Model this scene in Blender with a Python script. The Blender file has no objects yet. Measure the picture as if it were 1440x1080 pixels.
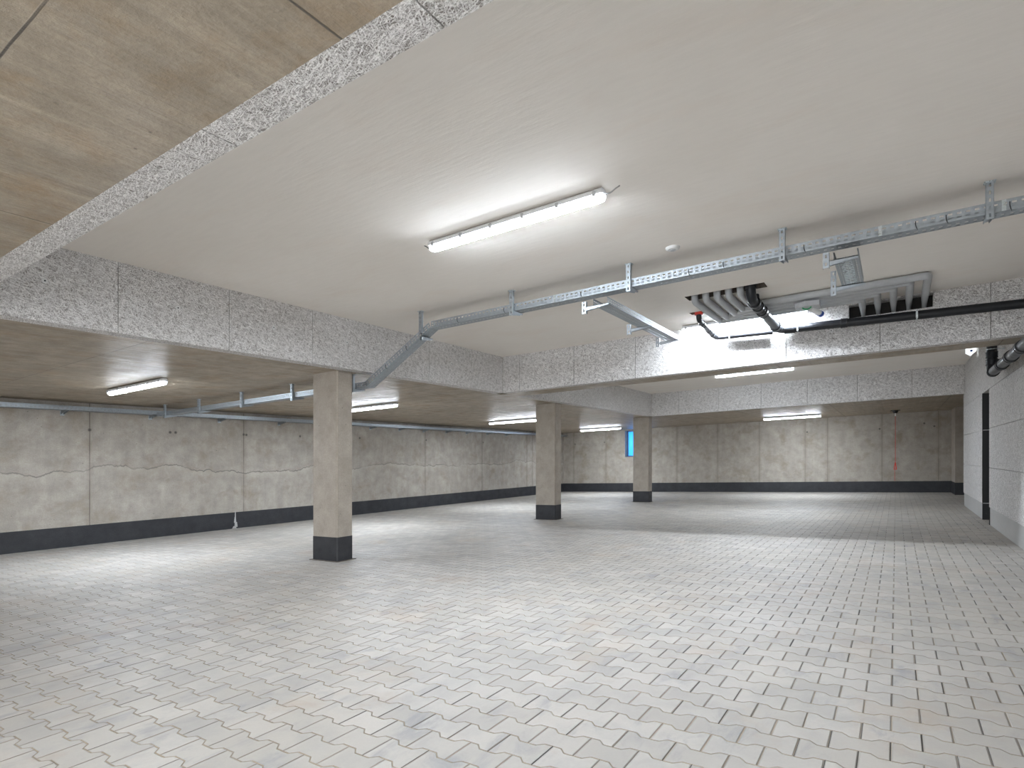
import bpy, math, random
from mathutils import Vector, Matrix

# ------------------------------------------------------------------ camera, world, exposure
SC = bpy.context.scene
COL = SC.collection
YAW = math.radians(33.537)
CAM_H = 1.15
FALL = 0.03357            # the slabs and the paving share one cross fall: they rise towards +x

cam_data = bpy.data.cameras.new('camera')
cam = bpy.data.objects.new('camera', cam_data)
COL.objects.link(cam)
cam.location = (0, 0, CAM_H)
cam.rotation_euler = (math.radians(90), 0, YAW)
cam_data.sensor_width = 36
cam_data.sensor_fit = 'HORIZONTAL'
cam_data.lens = 814.7 / 1440 * 36
cam_data.shift_y = 99 / 1440
cam_data.clip_start = 0.02
SC.camera = cam

SC.view_settings.view_transform = 'Standard'
SC.view_settings.look = 'None'
SC.view_settings.exposure = 0.33
SC.view_settings.gamma = 1
SC.view_settings.use_curve_mapping = False
SC.cycles.use_denoising = True
SC.cycles.max_bounces = 14
SC.cycles.diffuse_bounces = 10
SC.cycles.glossy_bounces = 4
SC.cycles.sample_clamp_indirect = 4
SC.cycles.caustics_reflective = False
SC.cycles.caustics_refractive = False

world = bpy.data.worlds.new('world')
SC.world = world
world.use_nodes = True
wb = world.node_tree.nodes['Background']
wb.inputs[0].default_value = (0.95, 0.97, 1.0, 1)
wb.inputs[1].default_value = 5.0

LAMP_DOWN, LAMP_SIDE = 340.0, 7.0      # strength of the tube lamps' diffusers below and at the flanks
LAMP_COLOUR = (0.83, 0.91, 1.0, 1)

# ------------------------------------------------------------------ plan (metres; x across, y deep, z above the paving before the fall)
BAY_X0, BAY_X1 = -5.66, 1.22       # the two raised bays
BAY1 = (1.27, 8.25)
BAY2 = (8.86, 15.55)
TH = 0.15                          # thickness of the cladding on the slab edges
SOFF, CEIL = 2.40, 3.02
WL, WB, WR, WN = -11.42, 21.1, 1.22, -4.5
random.seed(4)


def S(x, y, z):
    return Vector((x, y, z + FALL * x))


# ------------------------------------------------------------------ materials
class N:
    """small wrapper to write node graphs briefly"""
    def __init__(self, name):
        self.m = bpy.data.materials.new(name)
        self.m.use_nodes = True
        self.t = self.m.node_tree
        self.b = self.t.nodes['Principled BSDF']
        self._uv = None

    def node(self, ty, **kw):
        n = self.t.nodes.new(ty)
        for k, v in kw.items():
            setattr(n, k, v)
        return n

    def put(self, sock, v):
        if isinstance(v, bpy.types.NodeSocket):
            self.t.links.new(v, sock)
        elif v is not None:
            if isinstance(v, tuple) and len(v) == 3 and sock.type == 'RGBA':
                v = v + (1,)
            sock.default_value = v

    def uv(self):
        if self._uv is None:
            self._uv = self.node('ShaderNodeUVMap').outputs[0]
            self._uv.node.uv_map = 'UVMap'
        return self._uv

    def math(self, op, a, b=None, c=None, clamp=False):
        n = self.node('ShaderNodeMath', operation=op, use_clamp=clamp)
        self.put(n.inputs[0], a)
        if b is not None:
            self.put(n.inputs[1], b)
        if c is not None:
            self.put(n.inputs[2], c)
        return n.outputs[0]

    def xyz(self, v):
        n = self.node('ShaderNodeSeparateXYZ')
        self.put(n.inputs[0], v)
        return n.outputs

    def comb(self, x, y, z=0.0):
        n = self.node('ShaderNodeCombineXYZ')
        for i, q in enumerate((x, y, z)):
            self.put(n.inputs[i], q)
        return n.outputs[0]

    def mapping(self, v, scale=(1, 1, 1), rot=0.0, loc=(0, 0, 0)):
        n = self.node('ShaderNodeMapping')
        self.put(n.inputs[0], v)
        n.inputs['Location'].default_value = loc
        n.inputs['Rotation'].default_value = (0, 0, rot)
        n.inputs['Scale'].default_value = scale
        return n.outputs[0]

    def noise(self, v, scale, detail=4.0, rough=0.55, dist=0.0):
        n = self.node('ShaderNodeTexNoise')
        self.put(n.inputs['Vector'], v)
        n.inputs['Scale'].default_value = scale
        n.inputs['Detail'].default_value = detail
        n.inputs['Roughness'].default_value = rough
        n.inputs['Distortion'].default_value = dist
        return n.outputs[0]

    def voro(self, v, scale):
        n = self.node('ShaderNodeTexVoronoi')
        self.put(n.inputs['Vector'], v)
        n.inputs['Scale'].default_value = scale
        return n.outputs[0]

    def white(self, v):
        n = self.node('ShaderNodeTexWhiteNoise', noise_dimensions='3D')
        self.put(n.inputs['Vector'], v)
        return n.outputs[0]

    def rng(self, v, a, b, c=0.0, d=1.0):
        n = self.node('ShaderNodeMapRange')
        self.put(n.inputs[0], v)
        for i, q in enumerate((a, b, c, d)):
            n.inputs[i + 1].default_value = q
        return n.outputs[0]

    def mix(self, f, a, b, mode='MIX'):
        n = self.node('ShaderNodeMix', data_type='RGBA', blend_type=mode)
        self.put(n.inputs[0], f)
        self.put(n.inputs[6], a)
        self.put(n.inputs[7], b)
        return n.outputs[2]

    def bump(self, h, dist, strength=1.0):
        n = self.node('ShaderNodeBump')
        n.inputs['Distance'].default_value = dist
        n.inputs['Strength'].default_value = strength
        self.put(n.inputs['Height'], h)
        self.put(self.b.inputs['Normal'], n.outputs[0])

    def lines(self, x, positions, w):
        """1 on thin lines at the given coordinates"""
        acc = None
        for p in positions:
            d = self.math('ABSOLUTE', self.math('SUBTRACT', x, p))
            l = self.rng(d, w * 0.4, w, 1.0, 0.0)
            acc = l if acc is None else self.math('MAXIMUM', acc, l)
        return acc

    def out(self, col=None, rough=None, metal=None, spec=None):
        self.put(self.b.inputs['Base Color'], col)
        self.put(self.b.inputs['Roughness'], rough)
        self.put(self.b.inputs['Metallic'], metal)
        self.put(self.b.inputs['Specular IOR Level'], spec)
        return self.m


def plain(name, col, rough=0.6, metal=0.0, spec=0.5, var=0.08, scale=20):
    n = N(name)
    co = n.node('ShaderNodeTexCoord').outputs['Object']
    v = n.noise(co, scale, 3)
    k = n.rng(v, 0.3, 0.7, 1 - var, 1 + var)
    c = n.node('ShaderNodeVectorMath', operation='SCALE')
    c.inputs[0].default_value = col
    n.put(c.inputs['Scale'], k)
    return n.out(c.outputs[0], n.rng(v, 0.3, 0.7, max(rough - .06, 0.02), rough + .06), metal, spec)


def concrete(name, ca, cb, stain, rough=0.75, grain=(1, 1), vlines=(), hlines=(), holes=(), crack=None,
             bump=0.002, stain_amt=0.5, streak=0.35, lw=0.012, spec=0.35, seam=(0.10, 0.085, 0.07), glossy_var=0.1, wave=0.0):
    n = N(name)
    uv = n.uv()
    x, y, _ = n.xyz(uv)
    big = n.noise(uv, 0.7, 5, 0.6, 0.4)
    mid = n.noise(uv, 4.5, 6, 0.65)
    fine = n.noise(uv, 55, 4, 0.7)
    st = n.noise(n.mapping(uv, (grain[0], grain[1], 1)), 6, 5, 0.65)
    col = n.mix(n.rng(big, 0.3, 0.7), ca, cb)
    col = n.mix(n.rng(mid, 0.40, 0.66, 0, 0.5), col, tuple(q * 0.66 for q in ca))
    col = n.mix(n.rng(st, 0.45, 0.75, 0, streak), col, tuple(q * 0.6 for q in cb))
    col = n.mix(n.rng(st, 0.25, 0.42, streak * 0.8, 0), col, tuple(min(q * 1.25, 0.9) for q in cb))
    sn = n.noise(n.mapping(uv, (1.2, 1.2, 1), 0, (7.3, 2.1, 0)), 1.6, 6, 0.7, 0.3)
    col = n.mix(n.rng(sn, 0.50, 0.68, 0, stain_amt), col, stain)
    pale = n.noise(n.mapping(uv, (1, 1, 1), 0, (31.3, 12.1, 0)), 2.3, 5, 0.7, 0.2)
    col = n.mix(n.rng(pale, 0.50, 0.70, 0, 0.3), col, tuple(min(q * 1.35, 0.9) for q in cb))
    col = n.mix(n.rng(fine, 0.38, 0.62, 0.0, 0.28), col, tuple(q * 0.55 for q in ca))
    pit = n.voro(uv, 9)
    gate = n.rng(n.noise(uv, 1.3, 2), 0.45, 0.6)
    pits = n.math('MULTIPLY', n.rng(pit, 0.05, 0.09, 1, 0), gate)
    col = n.mix(n.math('MULTIPLY', pits, 0.6), col, (0.09, 0.08, 0.07))
    mask = None
    wob = n.math('MULTIPLY', n.math('SUBTRACT', n.noise(uv, 3.0, 3), 0.5), 0.007)
    if vlines:
        mask = n.lines(n.math('ADD', x, wob), vlines, lw)
        soft = n.lines(n.math('ADD', x, n.math('MULTIPLY', wob, 12)), vlines, lw * 7)
        col = n.mix(n.math('MULTIPLY', soft, 0.14), col, tuple(q * 0.5 for q in stain))
    if hlines:
        h = n.lines(n.math('ADD', y, wob), hlines, lw)
        mask = h if mask is None else n.math('MAXIMUM', mask, h)
    if mask is not None:
        brk = n.rng(n.noise(uv, 2.2, 3), 0.3, 0.5, 0.45, 1)
        mask = n.math('MULTIPLY', mask, brk)
        col = n.mix(mask, col, seam)
    for hx, hy in holes:
        d = n.node('ShaderNodeVectorMath', operation='DISTANCE')
        n.put(d.inputs[0], uv)
        d.inputs[1].default_value = (hx, hy, 0)
        col = n.mix(n.rng(d.outputs['Value'], 0.014, 0.034, 0.85, 0), col, (0.07, 0.065, 0.06))
    if crack is not None:
        lo = n.noise(n.mapping(uv, (1, 0, 0)), 0.32, 3, 0.6)
        lo2 = n.noise(n.mapping(uv, (1, 0.3, 0)), 2.2, 4, 0.7)
        cy = n.math('ADD', crack, n.math('ADD', n.math('MULTIPLY', n.math('SUBTRACT', lo, 0.5), 0.9), n.math('MULTIPLY', n.math('SUBTRACT', lo2, 0.5), 0.28)))
        d = n.math('SUBTRACT', y, cy)
        ln = n.rng(n.math('ABSOLUTE', d), 0.004, 0.016, 1, 0)
        ln = n.math('MULTIPLY', ln, n.rng(n.noise(uv, 1.5, 3), 0.35, 0.6, 0.15, 0.8))
        band = n.math('MULTIPLY', n.rng(d, -0.18, -0.01, 0, 0.35), n.math('LESS_THAN', d, 0.0))
        band = n.math('MULTIPLY', band, n.rng(n.noise(uv, 1.1, 3), 0.35, 0.65, 0.2, 1.0))
        col = n.mix(band, col, tuple(min(q * 1.3, 0.9) for q in cb))
        col = n.mix(ln, col, (0.13, 0.12, 0.11))
    hgt = n.math('ADD', n.math('MULTIPLY', st, 0.8), n.math('MULTIPLY', fine, 0.35))
    if wave:
        hgt = n.math('ADD', hgt, n.math('MULTIPLY', n.noise(n.mapping(uv, (grain[0], grain[1], 1)), 2.0, 2), wave))
    if mask is not None:
        hgt = n.math('SUBTRACT', hgt, n.math('MULTIPLY', mask, 0.3))
    n.bump(hgt, bump)
    return n.out(col, n.rng(mid, 0.3, 0.7, rough - glossy_var, rough + glossy_var), 0, spec)


def wool_mat():
    n = N('wood_wool')
    uv = n.uv()
    w1 = n.noise(uv, 14, 2)
    w2 = n.noise(n.mapping(uv, loc=(9.1, 3.7, 0)), 14, 2)
    off = n.comb(n.math('MULTIPLY', n.math('SUBTRACT', w1, 0.5), 0.035), n.math('MULTIPLY', n.math('SUBTRACT', w2, 0.5), 0.035))
    add = n.node('ShaderNodeVectorMath', operation='ADD')
    n.put(add.inputs[0], uv)
    n.put(add.inputs[1], off)
    p = add.outputs[0]
    acc = None
    for i, (ang, wd) in enumerate(((0.3, 0.065), (1.15, 0.058), (1.95, 0.058), (2.75, 0.065))):
        q = n.mapping(n.mapping(p, (1, 1, 1), ang, (i * 3.1, i * 1.7, 0)), (0.11, 1, 1))
        v = n.noise(q, 112, 1.0, 0.5)
        s = n.rng(n.math('ABSOLUTE', n.math('SUBTRACT', v, 0.5)), wd * 0.45, wd, 1.0 - 0.11 * i, 0.0)
        acc = s if acc is None else n.math('MAXIMUM', acc, s)
    tone = n.noise(uv, 2.2, 4)
    speck = n.noise(uv, 110, 2, 0.6)
    acc2 = n.math('MULTIPLY', acc, n.rng(speck, 0.36, 0.52, 0.55, 1.0))
    col = n.mix(acc2, (0.24, 0.218, 0.20), n.mix(n.rng(tone, 0.3, 0.7), (0.90, 0.885, 0.875), (0.94, 0.925, 0.915)))
    brown = n.noise(n.mapping(uv, loc=(4, 8, 0)), 3.2, 5, 0.75)
    col = n.mix(n.rng(brown, 0.66, 0.76, 0, 0.4), col, (0.33, 0.23, 0.13))
    n.bump(acc2, 0.004)
    return n.out(col, 0.9, 0, 0.2)


def paver_mat():
    """double-T concrete pavers: 0.208 m long across x, courses 0.1412 m in y, half bond, bone-shaped sides"""
    n = N('interlocking_pavers')
    Lp, Pp, X0, Y0 = 0.2087, 0.1412, -0.016, 2.963
    uv = n.uv()
    x0, y0, _ = n.xyz(uv)
    wob = n.noise(uv, 7, 2)
    x = n.math('DIVIDE', n.math('SUBTRACT', x0, X0), Lp)
    y = n.math('DIVIDE', n.math('SUBTRACT', y0, Y0 - Pp / 2), Pp)
    y = n.math('ADD', y, n.math('MULTIPLY', n.math('SUBTRACT', wob, 0.5), 0.05))
    tri = n.math('PINGPONG', x, 0.5)                        # 0 at whole x, 0.5 at half
    trap = n.rng(tri, 0.185, 0.315, 1.0, -1.0)
    j = n.math('FLOOR', n.math('ADD', y, 0.5))
    par = n.math('FLOORED_MODULO', j, 2.0)
    sgn = n.math('MULTIPLY_ADD', par, -2.0, 1.0)
    wave = n.math('MULTIPLY', n.math('MULTIPLY', sgn, trap), -0.098)
    bnd = n.math('SUBTRACT', n.math('SUBTRACT', y, j), wave)   # signed distance to the boundary, in courses
    dwave = n.math('MULTIPLY', n.math('ABSOLUTE', bnd), Pp)
    course = n.math('SUBTRACT', j, n.math('LESS_THAN', bnd, 0.0))
    cpar = n.math('FLOORED_MODULO', course, 2.0)
    xs = n.math('ADD', x, n.math('MULTIPLY', cpar, 0.5))
    brick = n.math('FLOOR', xs)
    dend = n.math('MULTIPLY', n.math('PINGPONG', xs, 0.5), Lp)
    idv = n.comb(brick, course, 3.0)
    r1 = n.white(idv)
    r2 = n.white(n.comb(course, brick, 9.0))
    we = n.math('MULTIPLY_ADD', r2, 0.0022, 0.0017)
    jend = n.math('MULTIPLY', n.math('LESS_THAN', dend, we), 1.0)
    jwav = n.math('LESS_THAN', dwave, n.rng(wob, 0.3, 0.7, 0.0018, 0.0038))
    big = n.noise(uv, 0.55, 5, 0.62, 0.4)
    mid = n.noise(uv, 3.2, 5, 0.65, 0.3)
    fine = n.noise(uv, 90, 3, 0.7)
    smear = n.noise(n.mapping(uv, (2.2, 1.0, 1), 0.5), 2.6, 6, 0.7, 0.5)
    col = n.mix(r1, (0.335, 0.315, 0.288), (0.435, 0.41, 0.378))
    col = n.mix(n.rng(big, 0.42, 0.66, 0, 0.5), col, (0.41, 0.37, 0.31))
    col = n.mix(n.rng(mid, 0.46, 0.68, 0, 0.55), col, (0.315, 0.305, 0.29))
    dirt = n.math('MULTIPLY', n.rng(smear, 0.52, 0.68, 0, 0.8), n.rng(r2, 0.1, 0.9, 0.2, 1.0))
    col = n.mix(dirt, col, (0.24, 0.24, 0.245))
    rust = n.noise(n.mapping(uv, loc=(5, 17, 0)), 1.3, 6, 0.7, 0.3)
    col = n.mix(n.rng(rust, 0.55, 0.72, 0, 0.5), col, (0.36, 0.27, 0.19))
    col = n.mix(n.rng(fine, 0.3, 0.7, 0, 0.14), col, (0.25, 0.245, 0.24))
    sand = n.mix(n.rng(n.noise(uv, 1.9, 3), 0.35, 0.65), (0.42, 0.34, 0.24), (0.25, 0.205, 0.15))
    col = n.mix(jwav, col, sand)
    jc = n.mix(n.rng(n.white(n.comb(brick, course, 21.0)), 0.2, 0.7), (0.035, 0.033, 0.03), (0.30, 0.25, 0.19))
    col = n.mix(jend, col, jc)
    edge = n.math('MINIMUM', n.rng(dend, 0.001, 0.006), n.rng(dwave, 0.0005, 0.005))
    h = n.math('ADD', n.math('MULTIPLY', edge, 1.0), n.math('ADD', n.math('MULTIPLY', r1, 0.2), n.math('MULTIPLY', fine, 0.06)))
    n.bump(h, 0.005)
    return n.out(col, n.rng(mid, 0.3, 0.7, 0.5, 0.7), 0, 0.35)


def plaster(name, ca, cb, tint, rough=0.85):
    n = N(name)
    uv = n.uv()
    big = n.noise(uv, 0.5, 5, 0.6, 0.3)
    bl = n.noise(n.mapping(uv, (0.55, 1.3, 1), 0, (3, 9, 0)), 1.4, 5, 0.6, 0.4)
    brush = n.noise(n.mapping(uv, (1.5, 9, 1)), 3, 4, 0.6)
    fine = n.noise(uv, 45, 3, 0.6)
    col = n.mix(n.rng(big, 0.3, 0.7), ca, cb)
    col = n.mix(n.rng(bl, 0.52, 0.72, 0, 0.4), col, tint)
    col = n.mix(n.rng(brush, 0.4, 0.7, 0, 0.12), col, tuple(q * 0.8 for q in ca))
    n.bump(n.math('ADD', n.math('MULTIPLY', brush, 0.7), n.math('MULTIPLY', fine, 0.2)), 0.0025)
    return n.out(col, rough, 0, 0.3)


def lamp_mat():
    n = N('lit_diffuser')
    n.out((0.9, 0.92, 0.95), 0.35)
    n.b.inputs['Emission Color'].default_value = LAMP_COLOUR
    g = n.node('ShaderNodeNewGeometry')
    nz = n.xyz(g.outputs['True Normal'])[2]
    n.put(n.b.inputs['Emission Strength'], n.rng(nz, -0.98, -0.62, LAMP_DOWN, LAMP_SIDE))
    return n.m


def foil_mat():
    n = N('blue_foil')
    d = n.node('ShaderNodeBsdfTranslucent')
    e = n.node('ShaderNodeBsdfDiffuse')
    uv = n.uv()
    x, y, _ = n.xyz(uv)
    wr = n.noise(n.mapping(uv, (14, 1.2, 1)), 1.2, 3)
    col = n.mix(n.rng(wr, 0.3, 0.7), (0.13, 0.47, 0.86), (0.24, 0.60, 0.95))
    n.put(d.inputs[0], col)
    n.put(e.inputs[0], (0.05, 0.2, 0.5))
    m = n.node('ShaderNodeMixShader')
    m.inputs[0].default_value = 0.3
    n.t.links.new(d.outputs[0], m.inputs[1])
    n.t.links.new(e.outputs[0], m.inputs[2])
    o = [q for q in n.t.nodes if q.type == 'OUTPUT_MATERIAL'][0]
    n.t.links.new(m.outputs[0], o.inputs[0])
    return n.m


M = {}
M['paver'] = paver_mat()
M['wool'] = wool_mat()
M['plaster'] = plaster('ceiling_paint', (0.83, 0.785, 0.73), (0.88, 0.84, 0.79), (0.80, 0.71, 0.63))
M['plinth'] = plaster('grey_render', (0.40, 0.395, 0.385), (0.45, 0.445, 0.435), (0.38, 0.37, 0.35))
WLH = [(y, 1.95) for y in (4.24, 5.65, 7.03, 8.41, 10.19, 12.7)] + [(5.55, 1.95), (7.09, 1.945), (15.5, 1.93)]
M['wall_left'] = concrete('wall_concrete', (0.38, 0.34, 0.295), (0.45, 0.415, 0.37), (0.28, 0.23, 0.175),
                          vlines=(-4.14, -1.35, 1.44, 4.24, 7.03, 9.78, 12.66, 15.44, 18.23, 18.62, 21.0), grain=(1, 0.25), crack=1.22, holes=WLH, streak=0.5, stain_amt=0.75, lw=0.010, seam=(0.15, 0.13, 0.11))
WBH = [(-10.9, 1.93), (-9.6, 1.95), (-0.42, 1.95), (0.94, 1.95), (0.70, 2.05), (-2.42, 1.96)]
M['wall_back'] = concrete('end_wall_concrete', (0.37, 0.33, 0.285), (0.43, 0.39, 0.34), (0.24, 0.195, 0.14),
                          vlines=(-10.96, -9.54, -6.71, -5.26, -3.88, -2.48, -1.83, -0.36, 1.04), grain=(1, 0.2), holes=WBH, streak=0.4, lw=0.011, stain_amt=0.7, seam=(0.20, 0.175, 0.145))
M['column'] = concrete('column_concrete', (0.36, 0.315, 0.265), (0.41, 0.365, 0.315), (0.31, 0.265, 0.21), grain=(1.5, 0.3), streak=0.2, stain_amt=0.25)
M['soffit'] = concrete('soffit_concrete', (0.33, 0.275, 0.205), (0.45, 0.385, 0.305), (0.32, 0.20, 0.09), rough=0.46, grain=(3.0, 0.10),
                       vlines=(-3.47, -1.34, -8.6, 1.0), hlines=(0.59, 2.63, 8.35, 13.3, 17.6), streak=0.8, bump=0.010, spec=0.4, lw=0.005, glossy_var=0.1, wave=2.5)
M['edge'] = concrete('slab_edge_concrete', (0.36, 0.32, 0.26), (0.42, 0.38, 0.32), (0.28, 0.22, 0.15), grain=(1, 3))
M['band'] = concrete('black_bitumen', (0.028, 0.029, 0.033), (0.038, 0.039, 0.044), (0.055, 0.055, 0.058), rough=0.55, stain_amt=0.35, streak=0.2, bump=0.002)
M['stain'] = plain('stained_chamfer', (0.15, 0.115, 0.08), 0.85, 0, 0.2, 0.25, 30)
M['steel'] = plain('galvanised_steel', (0.40, 0.435, 0.465), 0.5, 0.8, 0.5, 0.12, 30)
M['zinc'] = plain('bright_zinc', (0.66, 0.72, 0.74), 0.3, 0.9, 0.5, 0.1, 60)
M['pipe'] = plain('black_pipe', (0.012, 0.013, 0.016), 0.42, 0.0, 0.35, 0.2, 12)
M['seal'] = plain('black_rubber', (0.008, 0.008, 0.009), 0.6)
M['greypipe'] = plain('grey_pipe', (0.055, 0.058, 0.064), 0.38, 0.0, 0.5, 0.15, 15)
M['lag'] = plain('grey_lagging', (0.40, 0.41, 0.42), 0.55, 0.0, 0.4, 0.07, 9)
M['housing'] = plain('grey_plastic', (0.74, 0.75, 0.77), 0.45)
M['clip'] = plain('clip_plastic', (0.45, 0.46, 0.48), 0.4)
M['white'] = plain('white_plastic', (0.75, 0.75, 0.74), 0.4)
M['dark'] = plain('dark_void', (0.03, 0.028, 0.026), 0.8, 0, 0.2)
M['rough_dark'] = plain('broken_concrete', (0.13, 0.11, 0.09), 0.9, 0, 0.2, 0.4, 25)
M['door'] = plain('black_door', (0.014, 0.014, 0.015), 0.5, 0, 0.4)
M['frame'] = plain('window_frame', (0.10, 0.13, 0.22), 0.45)
M['red'] = plain('red_plastic', (0.62, 0.05, 0.03), 0.45)
M['redcord'] = plain('red_cord', (0.55, 0.06, 0.06), 0.6)
M['green'] = plain('green_plastic', (0.04, 0.30, 0.12), 0.4)
M['blue'] = plain('blue_plastic', (0.03, 0.08, 0.32), 0.4)
M['wire'] = plain('grey_wire', (0.33, 0.33, 0.33), 0.5)
M['black'] = plain('black_plastic', (0.012, 0.012, 0.013), 0.4)
M['lit'] = lamp_mat()
M['foil'] = foil_mat()


# ------------------------------------------------------------------ mesh helpers (unsheared building coordinates in, sheared out)
class MB:
    def __init__(self):
        self.v, self.f, self.smooth = [], [], []

    def add(self, vs, fs, smooth=False):
        b = len(self.v)
        self.v += [Vector(q) for q in vs]
        self.f += [tuple(i + b for i in q) for q in fs]
        self.smooth += [smooth] * len(fs)

    def quad(self, a, b, c, d):
        self.add((a, b, c, d), ((0, 1, 2, 3),))

    def box(self, x0, x1, y0, y1, z0, z1, ch=0.0):
        if ch <= 0:
            vs = [(x, y, z) for x in (x0, x1) for y in (y0, y1) for z in (z0, z1)]
            self.add(vs, ((0, 1, 3, 2), (4, 6, 7, 5), (0, 4, 5, 1), (2, 3, 7, 6), (0, 2, 6, 4), (1, 5, 7, 3)))
            return
        # vertical edges chamfered
        pts = [(x0 + ch, y0), (x1 - ch, y0), (x1, y0 + ch), (x1, y1 - ch), (x1 - ch, y1), (x0 + ch, y1), (x0, y1 - ch), (x0, y0 + ch)]
        self.prism([(x, y, z0) for x, y in pts], (0, 0, z1 - z0))

    def prism(self, poly, vec, smooth=False):
        n = len(poly)
        vec = Vector(vec)
        a = [Vector(p) for p in poly]
        vs = a + [p + vec for p in a]
        fs = [tuple(range(n - 1, -1, -1)), tuple(range(n, 2 * n))]
        self.add(vs, fs)
        self.add(vs, [(i, (i + 1) % n, n + (i + 1) % n, n + i) for i in range(n)], smooth)

    def tube(self, pts, r, seg=14, bend=0.0, caps=True, smooth=True):
        pts = [Vector(p) for p in pts]
        path = []
        for i, p in enumerate(pts):
            if bend > 0 and 0 < i < len(pts) - 1:
                a, b = (pts[i - 1] - p), (pts[i + 1] - p)
                k = min(bend, a.length * 0.48, b.length * 0.48)
                a, b = p + a.normalized() * k, p + b.normalized() * k
                for t in range(7):
                    t /= 6
                    path.append(a * (1 - t) ** 2 + p * 2 * t * (1 - t) + b * t * t)
            else:
                path.append(p)
        rs = r if isinstance(r, (list, tuple)) else [r] * len(path)
        tang = [(path[min(i + 1, len(path) - 1)] - path[max(i - 1, 0)]).normalized() for i in range(len(path))]
        up = Vector((0, 0, 1)) if abs(tang[0].z) < 0.9 else Vector((1, 0, 0))
        nrm = (up - tang[0] * up.dot(tang[0])).normalized()
        vs = []
        for i, p in enumerate(path):
            nrm = (nrm - tang[i] * nrm.dot(tang[i])).normalized()
            bn = tang[i].cross(nrm)
            for k in range(seg):
                a = 2 * math.pi * k / seg
                vs.append(p + (nrm * math.cos(a) + bn * math.sin(a)) * rs[i])
        fs = [(i * seg + k, i * seg + (k + 1) % seg, (i + 1) * seg + (k + 1) % seg, (i + 1) * seg + k)
              for i in range(len(path) - 1) for k in range(seg)]
        self.add(vs, fs, smooth)
        if caps:
            m = len(path)
            self.add(vs[:seg], (tuple(range(seg - 1, -1, -1)),))
            self.add(vs[(m - 1) * seg:], (tuple(range(seg)),))

    def torus(self, c, axis, R, r, seg=18, sub=8):
        axis = Vector(axis).normalized()
        up = Vector((0, 0, 1)) if abs(axis.z) < 0.9 else Vector((1, 0, 0))
        a = (up - axis * up.dot(axis)).normalized()
        b = axis.cross(a)
        c = Vector(c)
        vs = []
        for i in range(seg):
            t = 2 * math.pi * i / seg
            d = a * math.cos(t) + b * math.sin(t)
            for k in range(sub):
                q = 2 * math.pi * k / sub
                vs.append(c + d * (R + r * math.cos(q)) + axis * r * math.sin(q))
        fs = [(i * sub + k, ((i + 1) % seg) * sub + k, ((i + 1) % seg) * sub + (k + 1) % sub, i * sub + (k + 1) % sub)
              for i in range(seg) for k in range(sub)]
        self.add(vs, fs, True)

    def sheet(self, o, along, across, length, bands, pitch, slot, skew=0.0):
        """thin sheet with real slots: bands = [(from, to, slotted?)] across"""
        o, along, across = Vector(o), Vector(along).normalized(), Vector(across).normalized()
        n = max(1, int(round(length / pitch)))
        p = length / n
        P = lambda s, t: o + along * s + across * t
        for a, b, hole in bands:
            if not hole:
                self.quad(P(0, a), P(length, a), P(length, b), P(0, b))
                continue
            for i in range(n):
                s0 = i * p
                g = (p - slot) / 2
                for q0, q1 in ((s0, s0 + g), (s0 + g + slot, s0 + p)):
                    self.quad(P(q0, a), P(q1, a), P(q1, b), P(q0, b))

    def build(self, name, mat, parent=None, loc=None):
        me = bpy.data.meshes.new(name)
        o = bpy.data.objects.new(name, me)
        COL.objects.link(o)
        org = Vector(parent['_o']) if parent is not None else (Vector(loc) if loc is not None else Vector((0, 0, 0)))
        so = S(*org)
        me.from_pydata([tuple(S(*q) - so) for q in self.v], [], self.f)
        uvl = me.uv_layers.new(name='UVMap')
        for poly, sm in zip(me.polygons, self.smooth):
            poly.use_smooth = sm
            pts = [self.v[i] for i in self.f[poly.index]]
            nn = (pts[1] - pts[0]).cross(pts[2] - pts[0]) if len(pts) > 2 else Vector((0, 0, 1))
            ax = max(range(3), key=lambda i: abs(nn[i]))
            for li in poly.loop_indices:
                q = self.v[me.loops[li].vertex_index]
                uvl.data[li].uv = ((q.y, q.z), (q.x, q.z), (q.x, q.y))[ax]
        me.materials.append(M[mat])
        if parent is not None:
            o.parent = parent
            if parent.type == 'MESH':
                o.location = (0, 0, 0)
            o['_o'] = parent['_o']
        else:
            o.location = so
            o['_o'] = tuple(org)
        return o


def tag(o, label=None, cat=None, group=None, kind=None):
    for k, v in (('label', label), ('category', cat), ('group', group), ('kind', kind)):
        if v:
            o[k] = v
    return o


def thing(name, loc, label, cat, group=None, kind=None):
    o = bpy.data.objects.new(name, None)
    COL.objects.link(o)
    o.empty_display_size = 0.1
    o.location = S(*loc)
    o['_o'] = tuple(loc)
    return tag(o, label, cat, group, kind)


def dup(root, loc, label=None):
    """a copy of a thing, its parts and their sub-parts"""
    r = root.copy()
    COL.objects.link(r)
    r.location = S(*loc)
    r['_o'] = tuple(loc)
    if label:
        r['label'] = label
    for ch in list(root.children):
        c = ch.copy()
        COL.objects.link(c)
        c.parent = r
        for g in list(ch.children):
            d = g.copy()
            COL.objects.link(d)
            d.parent = c
    return r


def plane_holes(mb, a0, a1, b0, b1, holes, P):
    """rectangle [a0,a1]x[b0,b1] less rectangular holes; P maps (a,b) to a point"""
    A = sorted({a0, a1} | {h[i] for h in holes for i in (0, 1)})
    B = sorted({b0, b1} | {h[i] for h in holes for i in (2, 3)})
    for i in range(len(A) - 1):
        for k in range(len(B) - 1):
            ca, cb = (A[i] + A[i + 1]) / 2, (B[k] + B[k + 1]) / 2
            if any(h[0] < ca < h[1] and h[2] < cb < h[3] for h in holes):
                continue
            mb.quad(P(A[i], B[k]), P(A[i + 1], B[k]), P(A[i + 1], B[k + 1]), P(A[i], B[k + 1]))


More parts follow.
